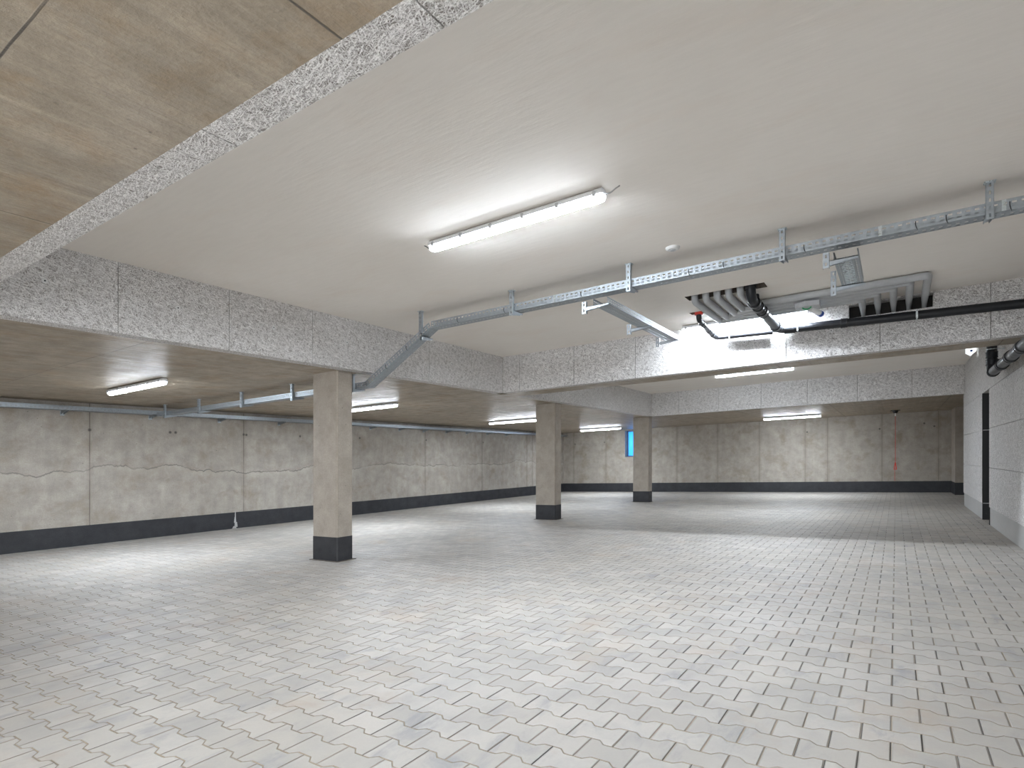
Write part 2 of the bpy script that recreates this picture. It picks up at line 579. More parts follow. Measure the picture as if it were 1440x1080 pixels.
# ------------------------------------------------------------------ setting
XR = 4.0                          # the floor runs on past the right wall at the far end
mb = MB()
mb.box(WL, XR, WN, WB, -0.12, 0.0)
tag(mb.build('floor', 'paver'), 'pale grey interlocking double T paving with sandy joints over the whole garage', 'floor', kind='structure')

# soffit slab with the two raised bays cut out; the bay edges
mb = MB()
B1 = (BAY_X0 - TH, XR, BAY1[0] - 0.14, BAY1[1] + TH)
B2 = (BAY_X0 - TH, WR + 0.1, BAY2[0], BAY2[1] + TH)
plane_holes(mb, WL, XR, WN, WB, [B1, B2], lambda a, b: (a, b, SOFF))
tag(mb.build('ceiling', 'soffit'), 'low brownish bare concrete soffit with formwork grain around the raised bays', 'ceiling', kind='structure')
mb = MB()
for b in (B1, B2):
    x0, x1, y0, y1 = b
    mb.quad((x0, y0, SOFF), (x0, y1, SOFF), (x0, y1, CEIL + 0.1), (x0, y0, CEIL + 0.1))
    mb.quad((x0, y1, SOFF), (x1, y1, SOFF), (x1, y1, CEIL + 0.1), (x0, y1, CEIL + 0.1))
    mb.quad((x0, y0, SOFF), (x1, y0, SOFF), (x1, y0, CEIL + 0.1), (x0, y0, CEIL + 0.1))
tag(mb.build('trim_6', 'edge'), 'bare concrete slab edges around the raised bays behind the boards', 'slab edge', kind='structure')

# openings in the painted ceiling for the pipes, and one in the cladding
OPEN_A = (-2.02, -1.17, 6.62, 6.82)
OPEN_B = (-2.19, -2.04, 7.38, 7.50)
mb = MB()
plane_holes(mb, BAY_X0 - TH, XR, BAY1[0] - 0.14, BAY1[1] + TH, [OPEN_A, OPEN_B], lambda a, b: (a, b, CEIL))
c1 = mb.build('ceiling', 'plaster')
tag(c1, 'white painted ceiling of the near raised bay with faint blotches', 'ceiling', kind='structure')
for h in (OPEN_A, OPEN_B):
    mb = MB()
    x0, x1, y0, y1 = h
    t = CEIL + 0.35
    mb.quad((x0, y0, CEIL), (x1, y0, CEIL), (x1, y0, t), (x0, y0, t))
    mb.quad((x0, y1, CEIL), (x1, y1, CEIL), (x1, y1, t), (x0, y1, t))
    mb.quad((x0, y0, CEIL), (x0, y1, CEIL), (x0, y1, t), (x0, y0, t))
    mb.quad((x1, y0, CEIL), (x1, y1, CEIL), (x1, y1, t), (x1, y0, t))
    mb.quad((x0, y0, t), (x1, y0, t), (x1, y1, t), (x0, y1, t))
    mb.build('pipe_opening', 'rough_dark', c1)
mb = MB()
plane_holes(mb, BAY_X0 - TH, WR + 0.1, BAY2[0], BAY2[1] + TH, [], lambda a, b: (a, b, CEIL))
tag(mb.build('ceiling', 'plaster'), 'white painted ceiling of the far raised bay behind the cross beam', 'ceiling', kind='structure')

# walls
mb = MB()
mb.quad((WL, WN, -0.1), (WL, WB, -0.1), (WL, WB, CEIL), (WL, WN, CEIL))
tag(mb.build('wall_left', 'wall_left'), 'long bare concrete wall with vertical formwork joints and a wavy pour line', 'wall', kind='structure')
WIN = (-8.735, -7.685, 1.34, 2.36)
mb = MB()
plane_holes(mb, WL, XR, -0.1, SOFF, [WIN], lambda a, b: (a, WB, b))
tag(mb.build('wall_back', 'wall_back'), 'stained concrete end wall with vertical formwork joints', 'wall', kind='structure')
mb = MB()
plane_holes(mb, WL, XR, -0.1, SOFF, [(-6.5, 1.0, 0.0, 2.3)], lambda a, b: (a, WN, b))  # unseen opening, added so daylight from the world brightens the interior
tag(mb.build('wall_rear', 'wall_back'), 'concrete wall behind the viewpoint with an opening added to let in daylight', 'wall', kind='structure')

# right wall: structural plane with a doorway, panels and plinth in front
DOOR = (11.73, 12.63, -0.1, 2.225)
XW = WR + 0.10
YE = 15.88
mb = MB()
plane_holes(mb, WN, YE, -0.1, CEIL + 0.05, [DOOR], lambda a, b: (XW, a, b))
mb.quad((XW, YE, -0.1), (XR, YE, -0.1), (XR, YE, CEIL), (XW, YE, CEIL))
wr = mb.build('wall_right', 'plinth')
tag(wr, 'right hand wall clad in pale wood wool boards above a grey rendered plinth', 'wall', kind='structure')
mb = MB()
for y0, y1 in ((WN, DOOR[0]), (DOOR[1], YE)):
    mb.box(WR + 0.012, XW, y0, y1, -0.05, 0.28)
mb.build('plinth', 'plinth', wr)
rows = [0.28, 0.90, 1.52, 2.14, 2.76, 3.03]
for r in range(5):
    z0, z1 = rows[r], rows[r + 1]
    off = 9.48 if r % 2 == 0 else 10.1
    ys = [off + 1.02 * k for k in range(-14, 7)]
    ys = [y for y in ys if WN < y < YE - 0.15] + [WN, YE]
    ys.sort()
    for a, b in zip(ys[:-1], ys[1:]):
        segs = [(a, b)]
        if z0 < DOOR[3] - 0.1:
            segs = [(max(a, p), min(b, q)) for p, q in ((WN, DOOR[0]), (DOOR[1], YE)) if min(b, q) - max(a, p) > 0.02]
        for p, q in segs:
            mb = MB()
            mb.box(WR, XW, p + 0.005, q - 0.005, z0 + 0.003 + (0.085 if (z0 == 2.14 and p > DOOR[0] - 0.5 and q < DOOR[1] + 0.5) else 0), z1 - 0.004)
            mb.build('panel', 'wool', wr)

# doorway: black reveal, leaf and threshold line
mb = MB()
d = 0.55
x0, x1 = WR + 0.002, WR + d
for y, sgn in ((DOOR[0], 1), (DOOR[1], -1)):
    mb.box(x0, x1, min(y, y + sgn * 0.012), max(y, y + sgn * 0.012), 0.0, DOOR[3])
mb.box(x0, x1, DOOR[0], DOOR[1], DOOR[3] - 0.012, DOOR[3])
dr = mb.build('door_1', 'door')
tag(dr, 'dark open doorway with black lining in the right hand wall', 'door', kind='structure')
mb = MB()
mb.box(WR + d, WR + d + 0.05, DOOR[0] - 0.05, DOOR[1] + 0.05, 0.0, DOOR[3] + 0.05)
mb.build('door_leaf', 'door', dr)
mb = MB()
for z in (0.28, 1.52):
    mb.box(x0 + 0.01, x1 - 0.1, DOOR[1] - 0.0145, DOOR[1] - 0.012, z - 0.004, z + 0.004)
mb.build('seam', 'housing', dr)
mb = MB()
mb.box(x0, x1, DOOR[1] - 0.016, DOOR[1] - 0.012, 0.0, 0.27)
mb.build('kick_plate', 'band', dr)

# wall nib at the far right, beyond the raised bays
mb = MB()
mb.quad((1.345, 19.84, -0.1), (1.345, WB, -0.1), (1.345, WB, SOFF), (1.345, 19.84, SOFF))
mb.quad((1.345, 19.84, -0.1), (XR, 19.84, -0.1), (XR, 19.84, SOFF), (1.345, 19.84, SOFF))
mb.quad((XR, YE, -0.1), (XR, 19.84, -0.1), (XR, 19.84, SOFF), (XR, YE, SOFF))
tag(mb.build('wall_end', 'column'), 'short concrete wall nib with vertical formwork lines at the far right corner', 'wall', kind='structure')

# black skirting bands
BH = 0.335
mb = MB()
mb.box(WL, WL + 0.006, WN, WB, -0.02, BH)
bl_ = tag(mb.build('baseboard_left', 'band'), 'black bitumen band along the foot of the long concrete wall', 'baseboard', kind='structure')
mb = MB()
mb.box(WL, 1.345, WB - 0.006, WB, -0.02, BH)
tag(mb.build('baseboard_back', 'band'), 'black bitumen band along the foot of the end wall', 'baseboard', kind='structure')
mb = MB()
mb.box(1.339, 1.345, 19.834, WB, -0.02, BH)
mb.box(1.345, XR, 19.834, 19.84, -0.02, BH)
tag(mb.build('baseboard_right', 'band'), 'black bitumen band around the foot of the wall nib', 'baseboard', kind='structure')

mb = MB()
for k, (y, w, z0, z1) in enumerate(((6.84, 0.016, 0.0, 0.36), (6.82, 0.05, 0.0, 0.05), (6.86, 0.03, 0.03, 0.13), (6.835, 0.025, 0.12, 0.24))):
    mb.prism([(WL + 0.006, y - w, z0), (WL + 0.006, y - w * .4, z1), (WL + 0.006, y + w * .5, z1), (WL + 0.006, y + w, z0)], (0.002 + 0.0005 * k, 0, 0))
dp = mb.build('lime_drip', 'plinth', bl_)
dp['label'] = 'pale lime drip running over the black band'

# window with blue foil, in the end wall
mb = MB()
x0, x1, z0, z1 = WIN
dd = 0.30
mb.quad((x0, WB, z0), (x0, WB + dd, z0), (x0, WB + dd, z1), (x0, WB, z1))
mb.quad((x1, WB, z0), (x1, WB + dd, z0), (x1, WB + dd, z1), (x1, WB, z1))
mb.quad((x0, WB, z0), (x1, WB, z0), (x1, WB + dd, z0), (x0, WB + dd, z0))
mb.quad((x0, WB, z1), (x1, WB, z1), (x1, WB + dd, z1), (x0, WB + dd, z1))
w = mb.build('window_1', 'wall_back')
tag(w, 'small window glowing blue behind the farthest column', 'window', kind='structure')
mb = MB()
mb.box(x0, x0 + 0.045, WB + 0.20, WB + 0.27, z0, z1)
mb.box(x1 - 0.045, x1, WB + 0.20, WB + 0.27, z0, z1)
mb.box(x0 + 0.045, x1 - 0.045, WB + 0.20, WB + 0.27, z1 - 0.045, z1)
mb.box(x0 + 0.045, x1 - 0.045, WB + 0.20, WB + 0.27, z0, z0 + 0.045)
mb.build('window_frame', 'frame', w)
mb = MB()
mb.box(x0 + 0.04, x1 - 0.04, WB + 0.235, WB + 0.238, z0 + 0.04, z1 - 0.04)
mb.build('pane', 'foil', w)


# cladding boards on the slab edges, each board a part
def anchor(mb, p, nrm):
    p, nrm = Vector(p), Vector(nrm)
    mb.tube([p, p + nrm * 0.004], 0.021, 14)


def clad(name, label, boards):
    t = thing(name, (boards[0]['lo'][0], boards[0]['lo'][1], SOFF), label, 'cladding', kind='structure')
    for b in boards:
        mb = MB()
        (x0, y0), (x1, y1) = b['lo'], b['hi']
        mb.box(x0, x1, y0, y1, b.get('z0', SOFF), b.get('z1', CEIL))
        p = mb.build('panel', 'wool', t)
        if b.get('anchor'):
            mb = MB()
            anchor(mb, *b['anchor'])
            a = mb.build('anchor_disc', 'white', p)
            a['label'] = 'white plastic fixing disc'
            a2 = MB()
            q, nn = Vector(b['anchor'][0]), Vector(b['anchor'][1])
            a2.tube([q + nn * 0.0035, q + nn * 0.005], 0.007, 8)
            a2.build('screw', 'black', p)
    return t


def split(pts, g=0.003):
    return [(a + g, b - g) for a, b in zip(pts[:-1], pts[1:])]


ys = [BAY1[0]] + [2.316 + 1.011 * k for k in range(6)] + [BAY1[1]]
bl = []
for i, (a, b) in enumerate(split(ys)):
    m = (a + b) / 2
    bl.append(dict(lo=(BAY_X0 - TH, a), hi=(BAY_X0, b), anchor=((BAY_X0, m, SOFF + 0.325), (1, 0, 0)) if b - a > 0.8 else None))
clad('trim_1', 'pale speckled wood wool boards along the left edge of the near bay', bl)

HOLE_W = (-0.485, 0.357, 2.842, 3.0)
xs = [BAY_X0] + [-5.315 + 1.031 * k for k in range(7)] + [1.9, 2.93, XR]
bl = []
for i, (a, b) in enumerate(split(xs)):
    m = (a + b) / 2
    base = dict(lo=(a, BAY1[1]), hi=(b, BAY1[1] + TH), anchor=((m, BAY1[1], SOFF + 0.32), (0, -1, 0)) if b - a > 0.8 else None)
    h0, h1 = max(a, HOLE_W[0]), min(b, HOLE_W[1])
    if h1 - h0 > 0.01:                         # boards cut around the pipe slot
        base['z1'] = HOLE_W[2]
        bl.append(base)
        for p, q in ((a, h0), (h1, b)):
            if q - p > 0.01:
                bl.append(dict(lo=(p, BAY1[1]), hi=(q, BAY1[1] + TH), z0=HOLE_W[2]))
        bl.append(dict(lo=(h0, BAY1[1]), hi=(h1, BAY1[1] + TH), z0=HOLE_W[3]))
    else:
        bl.append(base)
t2 = clad('trim_2', 'pale speckled wood wool boards on the face of the cross beam below the pipes', bl)
mb = MB()
mb.box(HOLE_W[0], HOLE_W[1], BAY1[1] + 0.12, BAY1[1] + TH - 0.002, HOLE_W[2], HOLE_W[3])
mb.build('slot_back', 'dark', t2)

ys = [BAY2[0]] + [8.915 + 1.005 * k for k in range(1, 7)] + [BAY2[1]]
clad('trim_3', 'pale wood wool boards along the left edge of the far bay', [dict(lo=(BAY_X0 - TH, a), hi=(BAY_X0, b)) for a, b in split(ys)])
xs = [BAY_X0] + [-4.895 + 1.038 * k for k in range(6)] + [WR]
clad('trim_4', 'pale wood wool boards on the beam at the end of the far bay',
     [dict(lo=(a, BAY2[1]), hi=(b, BAY2[1] + TH), anchor=(((a + b) / 2, BAY2[1], SOFF + 0.33), (0, -1, 0)) if b - a > 0.9 else None) for a, b in split(xs)])
xs = [BAY_X0] + [-5.19 + 1.03 * k for k in range(7)] + [2.02, 3.05, XR]
clad('trim_5', 'wood wool boards along the near edge of the near bay, seen from below',
     [dict(lo=(a, BAY1[0] - 0.14), hi=(b, BAY1[0])) for a, b in split(xs)])

# the concrete strip of the cross beam between the bays is part of the soffit; its far cladding
xs = [BAY_X0 + 1.0 * k for k in range(7)] + [WR]


# ------------------------------------------------------------------ columns
def column(x1, y0, label):
    x0, y1 = x1 - 0.475, y0 + 0.25
    t = thing('concrete_column', ((x0 + x1) / 2, (y0 + y1) / 2, 0), label, 'column', 'concrete columns under the bay edge', 'thing')
    mb = MB()
    mb.box(x0, x1, y0, y1, 0.0, SOFF, 0.014)
    mb.build('shaft', 'column', t)
    mb = MB()
    c, e = 0.016, 0.0008
    mb.prism([(x1 - c, y0 - e, 0.306), (x1 + e, y0 + c, 0.306), (x1 - 0.004, y0 + c, 0.306), (x1 - c, y0 + 0.004, 0.306)], (0, 0, SOFF - 0.31))
    b = mb.build('chamfer', 'stain', t)
    b['label'] = 'dark stained chamfer along the column corner'
    mb = MB()
    mb.box(x0 - 0.003, x1 + 0.003, y0 - 0.003, y1 + 0.003, 0.0, 0.305, 0.014)
    b = mb.build('base_band', 'band', t)
    b['label'] = 'black painted foot of the column'
    mb = MB()
    for a in ((x0 - 0.03, x1 + 0.03, y0 - 0.03, y0 - 0.003), (x0 - 0.03, x1 + 0.03, y1 + 0.003, y1 + 0.03), (x0 - 0.03, x0 - 0.003, y0 - 0.003, y1 + 0.003), (x1 + 0.003, x1 + 0.03, y0 - 0.003, y1 + 0.003)):
        mb.box(*a, -0.02, 0.006)
    mb.build('joint_strip', 'rough_dark', t)
    return t


column(-5.825, 4.83, 'nearest concrete column, beside the sloping cable tray')
column(-5.825, 10.40, 'middle concrete column, between the nearest one and the blue window')
column(-5.80, 15.73, 'farthest concrete column, standing in front of the blue window')

# ------------------------------------------------------------------ tube lamps
LL, HW = 1.555, 0.046


def lamp_proto():
    t = thing('ceiling_light', (0, 0, 0), '', 'light', 'tube lights on the ceilings')   # origin: middle of the top, z=0 at the ceiling
    L2 = LL / 2
    mb = MB()      # shallow tray shaped housing, gable ends chamfered
    prof = [(-0.030, -0.008), (0.030, -0.008), (0.046, -0.022), (0.048, -0.048), (-0.048, -0.048), (-0.046, -0.022)]
    mb.prism([(-L2 + 0.004, y, z) for y, z in prof], (LL - 0.008, 0, 0))
    mb.box(-L2 * 0.62, -L2 * 0.62 + 0.05, -0.02, 0.02, -0.008, 0.0)
    mb.box(L2 * 0.62 - 0.05, L2 * 0.62, -0.02, 0.02, -0.008, 0.0)
    mb.build('housing', 'housing', t)
    mb = MB()      # domed diffuser with rounded ends
    n, vs, rings = 10, [], []
    ends = [(-L2, 0.55), (-L2 + 0.008, 0.82), (-L2 + 0.024, 0.97), (-L2 + 0.05, 1.0), (L2 - 0.05, 1.0), (L2 - 0.024, 0.97), (L2 - 0.008, 0.82), (L2, 0.55)]
    for x, k in ends:
        ring = [(x, -HW * k, -0.046)]
        for i in range(n + 1):
            a = math.pi * i / n
            ring.append((x, -HW * k * math.cos(a), -0.050 - 0.040 * k * math.sin(a) ** 0.8))
        ring.append((x, HW * k, -0.046))
        rings.append(ring)
    m = len(rings[0])
    vs = [p for r in rings for p in r]
    fs = [(i * m + k, i * m + (k + 1) % m, (i + 1) * m + (k + 1) % m, (i + 1) * m + k) for i in range(len(rings) - 1) for k in range(m)]
    fs += [tuple(range(m - 1, -1, -1)), tuple(range((len(rings) - 1) * m, len(rings) * m))]
    mb.add(vs, fs, True)
    mb.build('diffuser', 'lit', t)
    for k in range(6):
        x = -L2 + 0.055 + k * (LL - 0.11) / 5
        for sg in (-1, 1):
            mb = MB()
            y0 = sg * 0.0475
            mb.box(x - 0.011, x + 0.011, min(y0, y0 + sg * 0.006), max(y0, y0 + sg * 0.006), -0.062, -0.028)
            mb.build('clip', 'clip', t)
    return t


lamp0 = lamp_proto()
lamps = [
    ((-2.43, 3.63, CEIL), 'large tube light in the middle of the near white ceiling'),
    ((-1.70, 8.04, CEIL), 'tube light tucked under the grey pipes beside the cross beam'),
    ((-2.51, 13.0, CEIL), 'tube light on the far white ceiling just behind the cross beam'),
    ((-8.62, 3.74, SOFF), 'tube light on the brown soffit near the wall tray, left of the nearest column'),
    ((-8.62, 7.90, SOFF), 'tube light partly hidden behind the nearest column'),
    ((-8.75, 13.24, SOFF), 'tube light running behind the middle column'),
    ((-8.80, 18.98, SOFF), 'tube light between the middle column and the blue window'),
    ((-2.60, 19.05, SOFF), 'tube light on the soffit in front of the end wall'),
    ((-1.1, -0.8, SOFF), 'added tube light on the soffit behind the viewpoint, for extra brightness'),  # added lamp, out of view, brightens the space from behind the camera
    ((-0.6, -2.9, SOFF), 'added tube light on the soffit near the rear opening, for extra brightness'),  # second added lamp, also unseen, lifts the overall brightness
]
for i, (p, lab) in enumerate(lamps):
    if i == 0:
        lamp0.location = S(*p)
        lamp0['_o'] = p
        lamp0['label'] = lab
    else:
        dup(lamp0, p, lab)
# supply wires at the ends of the nearest lamp
for sg in (-1, 1):
    mb = MB()
    x, y = -2.43 + sg * LL / 2, 3.63
    mb.tube([(x - sg * 0.01, y, CEIL - 0.035), (x + sg * 0.035, y + 0.005, CEIL - 0.05), (x + sg * 0.07, y + 0.02, CEIL - 0.02), (x + sg * 0.10, y + 0.03, CEIL - 0.004)], 0.005, 8, 0.03)
    mb.build('supply_wire', 'wire', lamp0)


# ------------------------------------------------------------------ cable trays
SIDE = lambda h: [(0, h * .22, 0), (h * .22, h * .38, 1), (h * .38, h * .58, 0), (h * .58, h * .74, 1), (h * .74, h, 0)]


def flat(w):
    return [(0, w * .12, 0), (w * .12, w * .24, 1), (w * .24, w * .44, 0), (w * .44, w * .56, 1), (w * .56, w * .76, 0), (w * .76, w * .88, 1), (w * .88, w, 0)]


def tray_run(t, a, b, across, w, h, pitch=0.05, up=(0, 0, 1)):
    """one straight run: floor plate, two side walls with a folded lip"""
    a, b, across = Vector(a), Vector(b), Vector(across)
    d = b - a
    upv = d.normalized().cross(across).normalized()
    if upv.z < 0:
        upv = -upv
    mb = MB()
    mb.sheet(a, d, across, d.length, flat(w), pitch, pitch * 0.5)
    mb.sheet(a + upv * 0.0015, d, across, d.length, [(w * .15, w * .23, 0), (w * .47, w * .53, 0), (w * .77, w * .85, 0)], pitch, pitch * 0.5)
    mb.build('tray_floor', 'steel', t)
    for k in (0, 1):
        mb = MB()
        o = a + across * (w * k)
        mb.sheet(o, d, upv, d.length, SIDE(h), pitch, pitch * 0.5)
        lip = across * (0.010 * (1 if k == 0 else -1))
        mb.sheet(o + upv * h, d, lip, d.length, [(0, 0.010, 0)], pitch, pitch * 0.5)
        mb.build('side_wall', 'steel', t)


def tie(t, p, r=0.012, h=0.05):
    """black cable tie hooked over a tray edge"""
    x, y, z = p
    mb = MB()
    mb.tube([(x, y - 0.004, z + h), (x, y - 0.007, z + h * .5), (x + 0.006, y - 0.005, z), (x + 0.012, y + r, z - 0.006)], 0.003, 6, 0.01)
    mb.build('cable_tie', 'black', t)


TU, TW, THT, TZ = 5.20, 0.135, 0.078, 2.807
t = thing('cable_tray', (-2.0, TU, TZ), 'long perforated steel cable tray crossing the white ceiling and dropping past the nearest column', 'cable tray')
LZ = 2.212
tray_run(t, (-4.60, TU, TZ), (WR - 0.02, TU, TZ), (0, 1, 0), TW, THT)
tray_run(t, (-5.70, TU, LZ), (-4.60, TU, TZ), (0, 1, 0), TW, THT)
tray_run(t, (-11.17, TU, LZ), (-5.70, TU, LZ), (0, 1, 0), TW, 0.07)
for x in (-2.92, -0.10, 0.62):
    mb = MB()
    mb.box(x - 0.012, x + 0.012, TU - 0.004, TU - 0.001, TZ, TZ + THT)
    mb.build('joint_plate', 'zinc', t)
for x in (-5.35, -5.0, -4.75):
    z = LZ + (x + 5.70) / 1.10 * (TZ - LZ)
    tie(t, (x, TU, z + 0.01))
for x in (-4.2, -3.55, -2.62, -1.55, -1.25, -0.62, 0.12, 0.30, 0.65):
    tie(t, (x, TU, TZ + 0.005))

t = thing('cable_tray', (-11.3, 10, 2.25), 'perforated steel cable tray running along the top of the long concrete wall', 'cable tray')
tray_run(t, (-11.20, WN + 0.1, 2.25), (-11.20, WB - 0.12, 2.25), (-1, 0, 0), 0.20, 0.066, 0.06)

t = thing('cable_tray', (-2.35, 6.0, 2.65), 'steel cable tray branching from the long tray towards the bright lamp at the beam', 'cable tray')
tray_run(t, (-2.405, 5.03, 2.65), (-2.405, 7.16, 2.65), (1, 0, 0), 0.145, 0.06, 0.04)
t = thing('cable_tray', (-0.32, 5.6, 2.68), 'short steel cable tray stub hanging under the long tray in front of the grey pipes', 'cable tray')
tray_run(t, (-0.400, 5.05, 2.655), (-0.400, 5.93, 2.655), (1, 0, 0), 0.165, 0.05, 0.032)
mb = MB()
for k in range(14):
    y = 5.16 + k * 0.05
    mb.box(-0.36, -0.28, y, y + 0.02, 2.651, 2.654)
mb.build('rung', 'zinc', t)


def post(t, x, y, z0, z1, w=0.042, dpt=0.032, head=True):
    """slotted U channel post, open to the back"""
    mb = MB()
    mb.sheet((x - w / 2, y, z0), (0, 0, 1), (1, 0, 0), z1 - z0, [(0, w * .36, 0), (w * .36, w * .64, 1), (w * .64, w, 0)], 0.05, 0.024)
    for q in (x - w / 2, x + w / 2):
        mb.box(q - 0.0012, q + 0.0012, y, y + dpt, z0, z1)
    mb.build('post', 'steel', t)
    if not head:
        return
    mb = MB()
    ya, yb = (y - 0.012, y + dpt + 0.012)
    mb.box(x - w / 2 - 0.012, x + w / 2 + 0.012, ya, yb, z1 - 0.006, z1)
    hp = mb.build('head_plate', 'zinc', t)
    mb = MB()
    mb.tube([(x, y + dpt * .5, z1 - 0.006), (x, y + dpt * .5, z1 - 0.016)], 0.008, 6)
    mb.build('bolt', 'zinc', hp)


def arm(t, x, y0, y1, z, w=0.036):
    """cantilever arm along y under a tray, deep at the post and shallow at the tip"""
    mb = MB()
    for q in (x - w / 2, x + w / 2 - 0.003):
        mb.prism([(q, y0, z), (q, y1, z), (q, y1, z - 0.014), (q, y0, z - 0.048)], (0.003, 0, 0))
    mb.box(x - w / 2, x + w / 2, y0, y1, z - 0.003, z)
    mb.build('bracket_arm', 'steel', t)


def arm_x(t, x0, x1, y, z, w=0.030):
    mb = MB()
    for q in (y - w / 2, y + w / 2 - 0.003):
        mb.prism([(x0, q, z), (x1, q, z), (x1, q, z - 0.012), (x0, q, z - 0.036)], (0, 0.003, 0))
    mb.box(x0, x1, y - w / 2, y + w / 2, z - 0.003, z)
    mb.build('bracket_arm', 'steel', t)


UP = [(0.541, 'slotted steel hanger of the long tray, last one at the right, near the wall'),
      (-0.776, 'slotted steel hanger of the long tray beside the short tray stub'),
      (-2.105, 'slotted steel hanger of the long tray beside the start of the branch tray'),
      (-3.432, 'slotted steel hanger of the long tray, in the middle below the large ceiling light'),
      (-4.735, 'slotted steel hanger at the bend where the long tray turns down')]
for x, lab in UP:
    t = thing('tray_hanger', (x, TU - 0.03, CEIL), lab, 'hanger', 'slotted hangers of the long cable tray')
    post(t, x, TU - 0.042, TZ - 0.05, CEIL)
    arm(t, x, TU - 0.03, TU + TW + 0.03, (TZ if x > -4.6 else TZ - 0.085) - 0.001)
LOW = [(-5.93, 'slotted steel hanger tight against the side of the nearest column'),
       (-7.206, 'slotted steel hanger of the lower tray, first one left of the nearest column'),
       (-8.46, 'slotted steel hanger of the lower tray, second one left of the nearest column'),
       (-9.70, 'slotted steel hanger of the lower tray, third one left of the nearest column'),
       (-10.83, 'slotted steel hanger where the lower tray meets the tray on the long wall')]
for x, lab in LOW:
    t = thing('tray_hanger', (x, TU - 0.03, SOFF), lab, 'hanger', 'slotted hangers of the long cable tray')
    post(t, x, TU - 0.042, LZ - 0.05, SOFF)
    arm(t, x, TU - 0.03, TU + TW + 0.03, LZ - 0.001)

SIDE_ARMS = [(-2.50, 5.04, 2.648, -2.245, 2.585, 2.70, 'slotted steel support under the start of the branch tray'),
             (-2.51, 6.18, 2.648, -2.245, 2.585, 2.70, 'slotted steel support at the middle of the branch tray'),
             (-2.50, 7.10, 2.648, -2.24, 2.585, 2.70, 'slotted steel support at the end of the branch tray, by the cross beam'),
             (-0.450, 5.075, 2.653, -0.235, 2.60, 2.72, 'slotted steel support at the near end of the short tray stub'),
             (-0.465, 5.90, 2.653, -0.225, 2.58, 2.80, 'slotted steel support at the far end of the short tray stub')]
for x, y, z, xe, z0, z1, lab in SIDE_ARMS:
    t = thing('tray_support', (x, y, z0), lab, 'support', 'slotted supports of the branch trays')
    post(t, x, y - 0.016, z0, z1, head=False)
    arm_x(t, x + 0.024, xe, y, z - 0.001)

WALL_B = [3.85, 5.2, 6.5, 7.86, 9.2, 10.54, 11.6, 12.59, 13.6, 14.59, 15.7, 16.82]
ORD = ['first', 'second', 'third', 'fourth', 'fifth', 'sixth', 'seventh', 'eighth', 'ninth', 'tenth', 'eleventh', 'twelfth']
for i, y in enumerate(WALL_B):
    t = thing('wall_bracket', (WL, y, 2.25), ORD[i] + ' small dark bracket under the tray on the long wall, counted from the left', 'bracket', 'brackets of the wall tray')
    mb = MB()
    for q in (y - 0.02, y + 0.017):
        mb.prism([(WL + 0.001, q, 2.248), (WL + 0.235, q, 2.248), (WL + 0.235, q, 2.236), (WL + 0.001, q, 2.19)], (0, 0.003, 0))
    mb.box(WL + 0.001, WL + 0.235, y - 0.02, y + 0.02, 2.245, 2.249)
    mb.build('bracket_arm', 'steel', t)
    mb = MB()
    mb.box(WL + 0.0005, WL + 0.004, y - 0.03, y + 0.03, 2.17, 2.25)
    mb.build('wall_plate', 'steel', t)

# ------------------------------------------------------------------ pipes at the cross beam
# five lagged pipes: down out of the ceiling, along the depth, along the beam, and into the slot in the cladding
LR = 0.038
LAG = [(-1.935, 7.89, -0.335), (-1.81, 7.745, -0.18), (-1.685, 7.60, -0.025), (-1.56, 7.455, 0.125), (-1.435, 7.31, 0.275)]
LNAMES = ['leftmost grey lagged pipe turning out of the ceiling, longest of the five', 'second grey lagged pipe from the left turning out of the ceiling',
          'middle of the five grey lagged pipes turning out of the ceiling', 'fourth grey lagged pipe from the left turning out of the ceiling',
          'rightmost grey lagged pipe turning out of the ceiling, beside the thick black pipe']
ZL = CEIL - LR - 0.006
for (x0, yb, x1), lab in zip(LAG, LNAMES):
    t = thing('lagged_pipe', (x0, 6.73, CEIL), lab, 'pipe', 'five grey lagged pipes')
    mb = MB()
    mb.tube([(x0, 6.73, CEIL + 0.3), (x0, 6.73, ZL), (x0, yb, ZL)], LR, 18, 0.07)
    mb.build('rising_run', 'lag', t)
    mb = MB()
    mb.tube([(x0, yb - 0.10, ZL), (x0, yb, ZL), (x1, yb, ZL), (x1, yb + 0.09, ZL)], LR, 18, 0.06)
    mb.build('beam_run', 'lag', t)
    mb = MB()
    pts = [Vector((x1, yb + 0.05, ZL)), Vector((x1, 8.10, ZL - 0.03)), Vector((x1, 8.26, ZL - 0.07)), Vector((x1, 8.36, ZL - 0.10))]
    mb.tube(pts, [LR, LR * 0.95, LR * 0.72, LR * 0.62], 18)
    mb.build('outlet_run', 'lag', t)
    mb = MB()
    mb.torus((x0, 7.0, ZL), (0, 1, 0), LR - 0.001, 0.0018)
    mb.build('lagging_seam', 'clip', t)

PY, PZ = 8.155, 2.775     # drain pipe along the beam; it falls against the slope of the slab and so runs level


def lvl(x):               # level in the world although the slab falls
    return PZ - FALL * (x + 0.53) * 1.0


def socket(t, a, b, r, name='socket', mat='pipe'):
    a, b = Vector(a), Vector(b)
    mb = MB()
    d = (b - a).normalized()
    mb.tube([a, b], r * 1.13, 18)
    o = mb.build(name, mat, t)
    for e in (a, b):
        mb = MB()
        mb.torus(e, d, r * 1.12, r * 0.09)
        mb.build('seal_ring', 'seal', o)
    return o


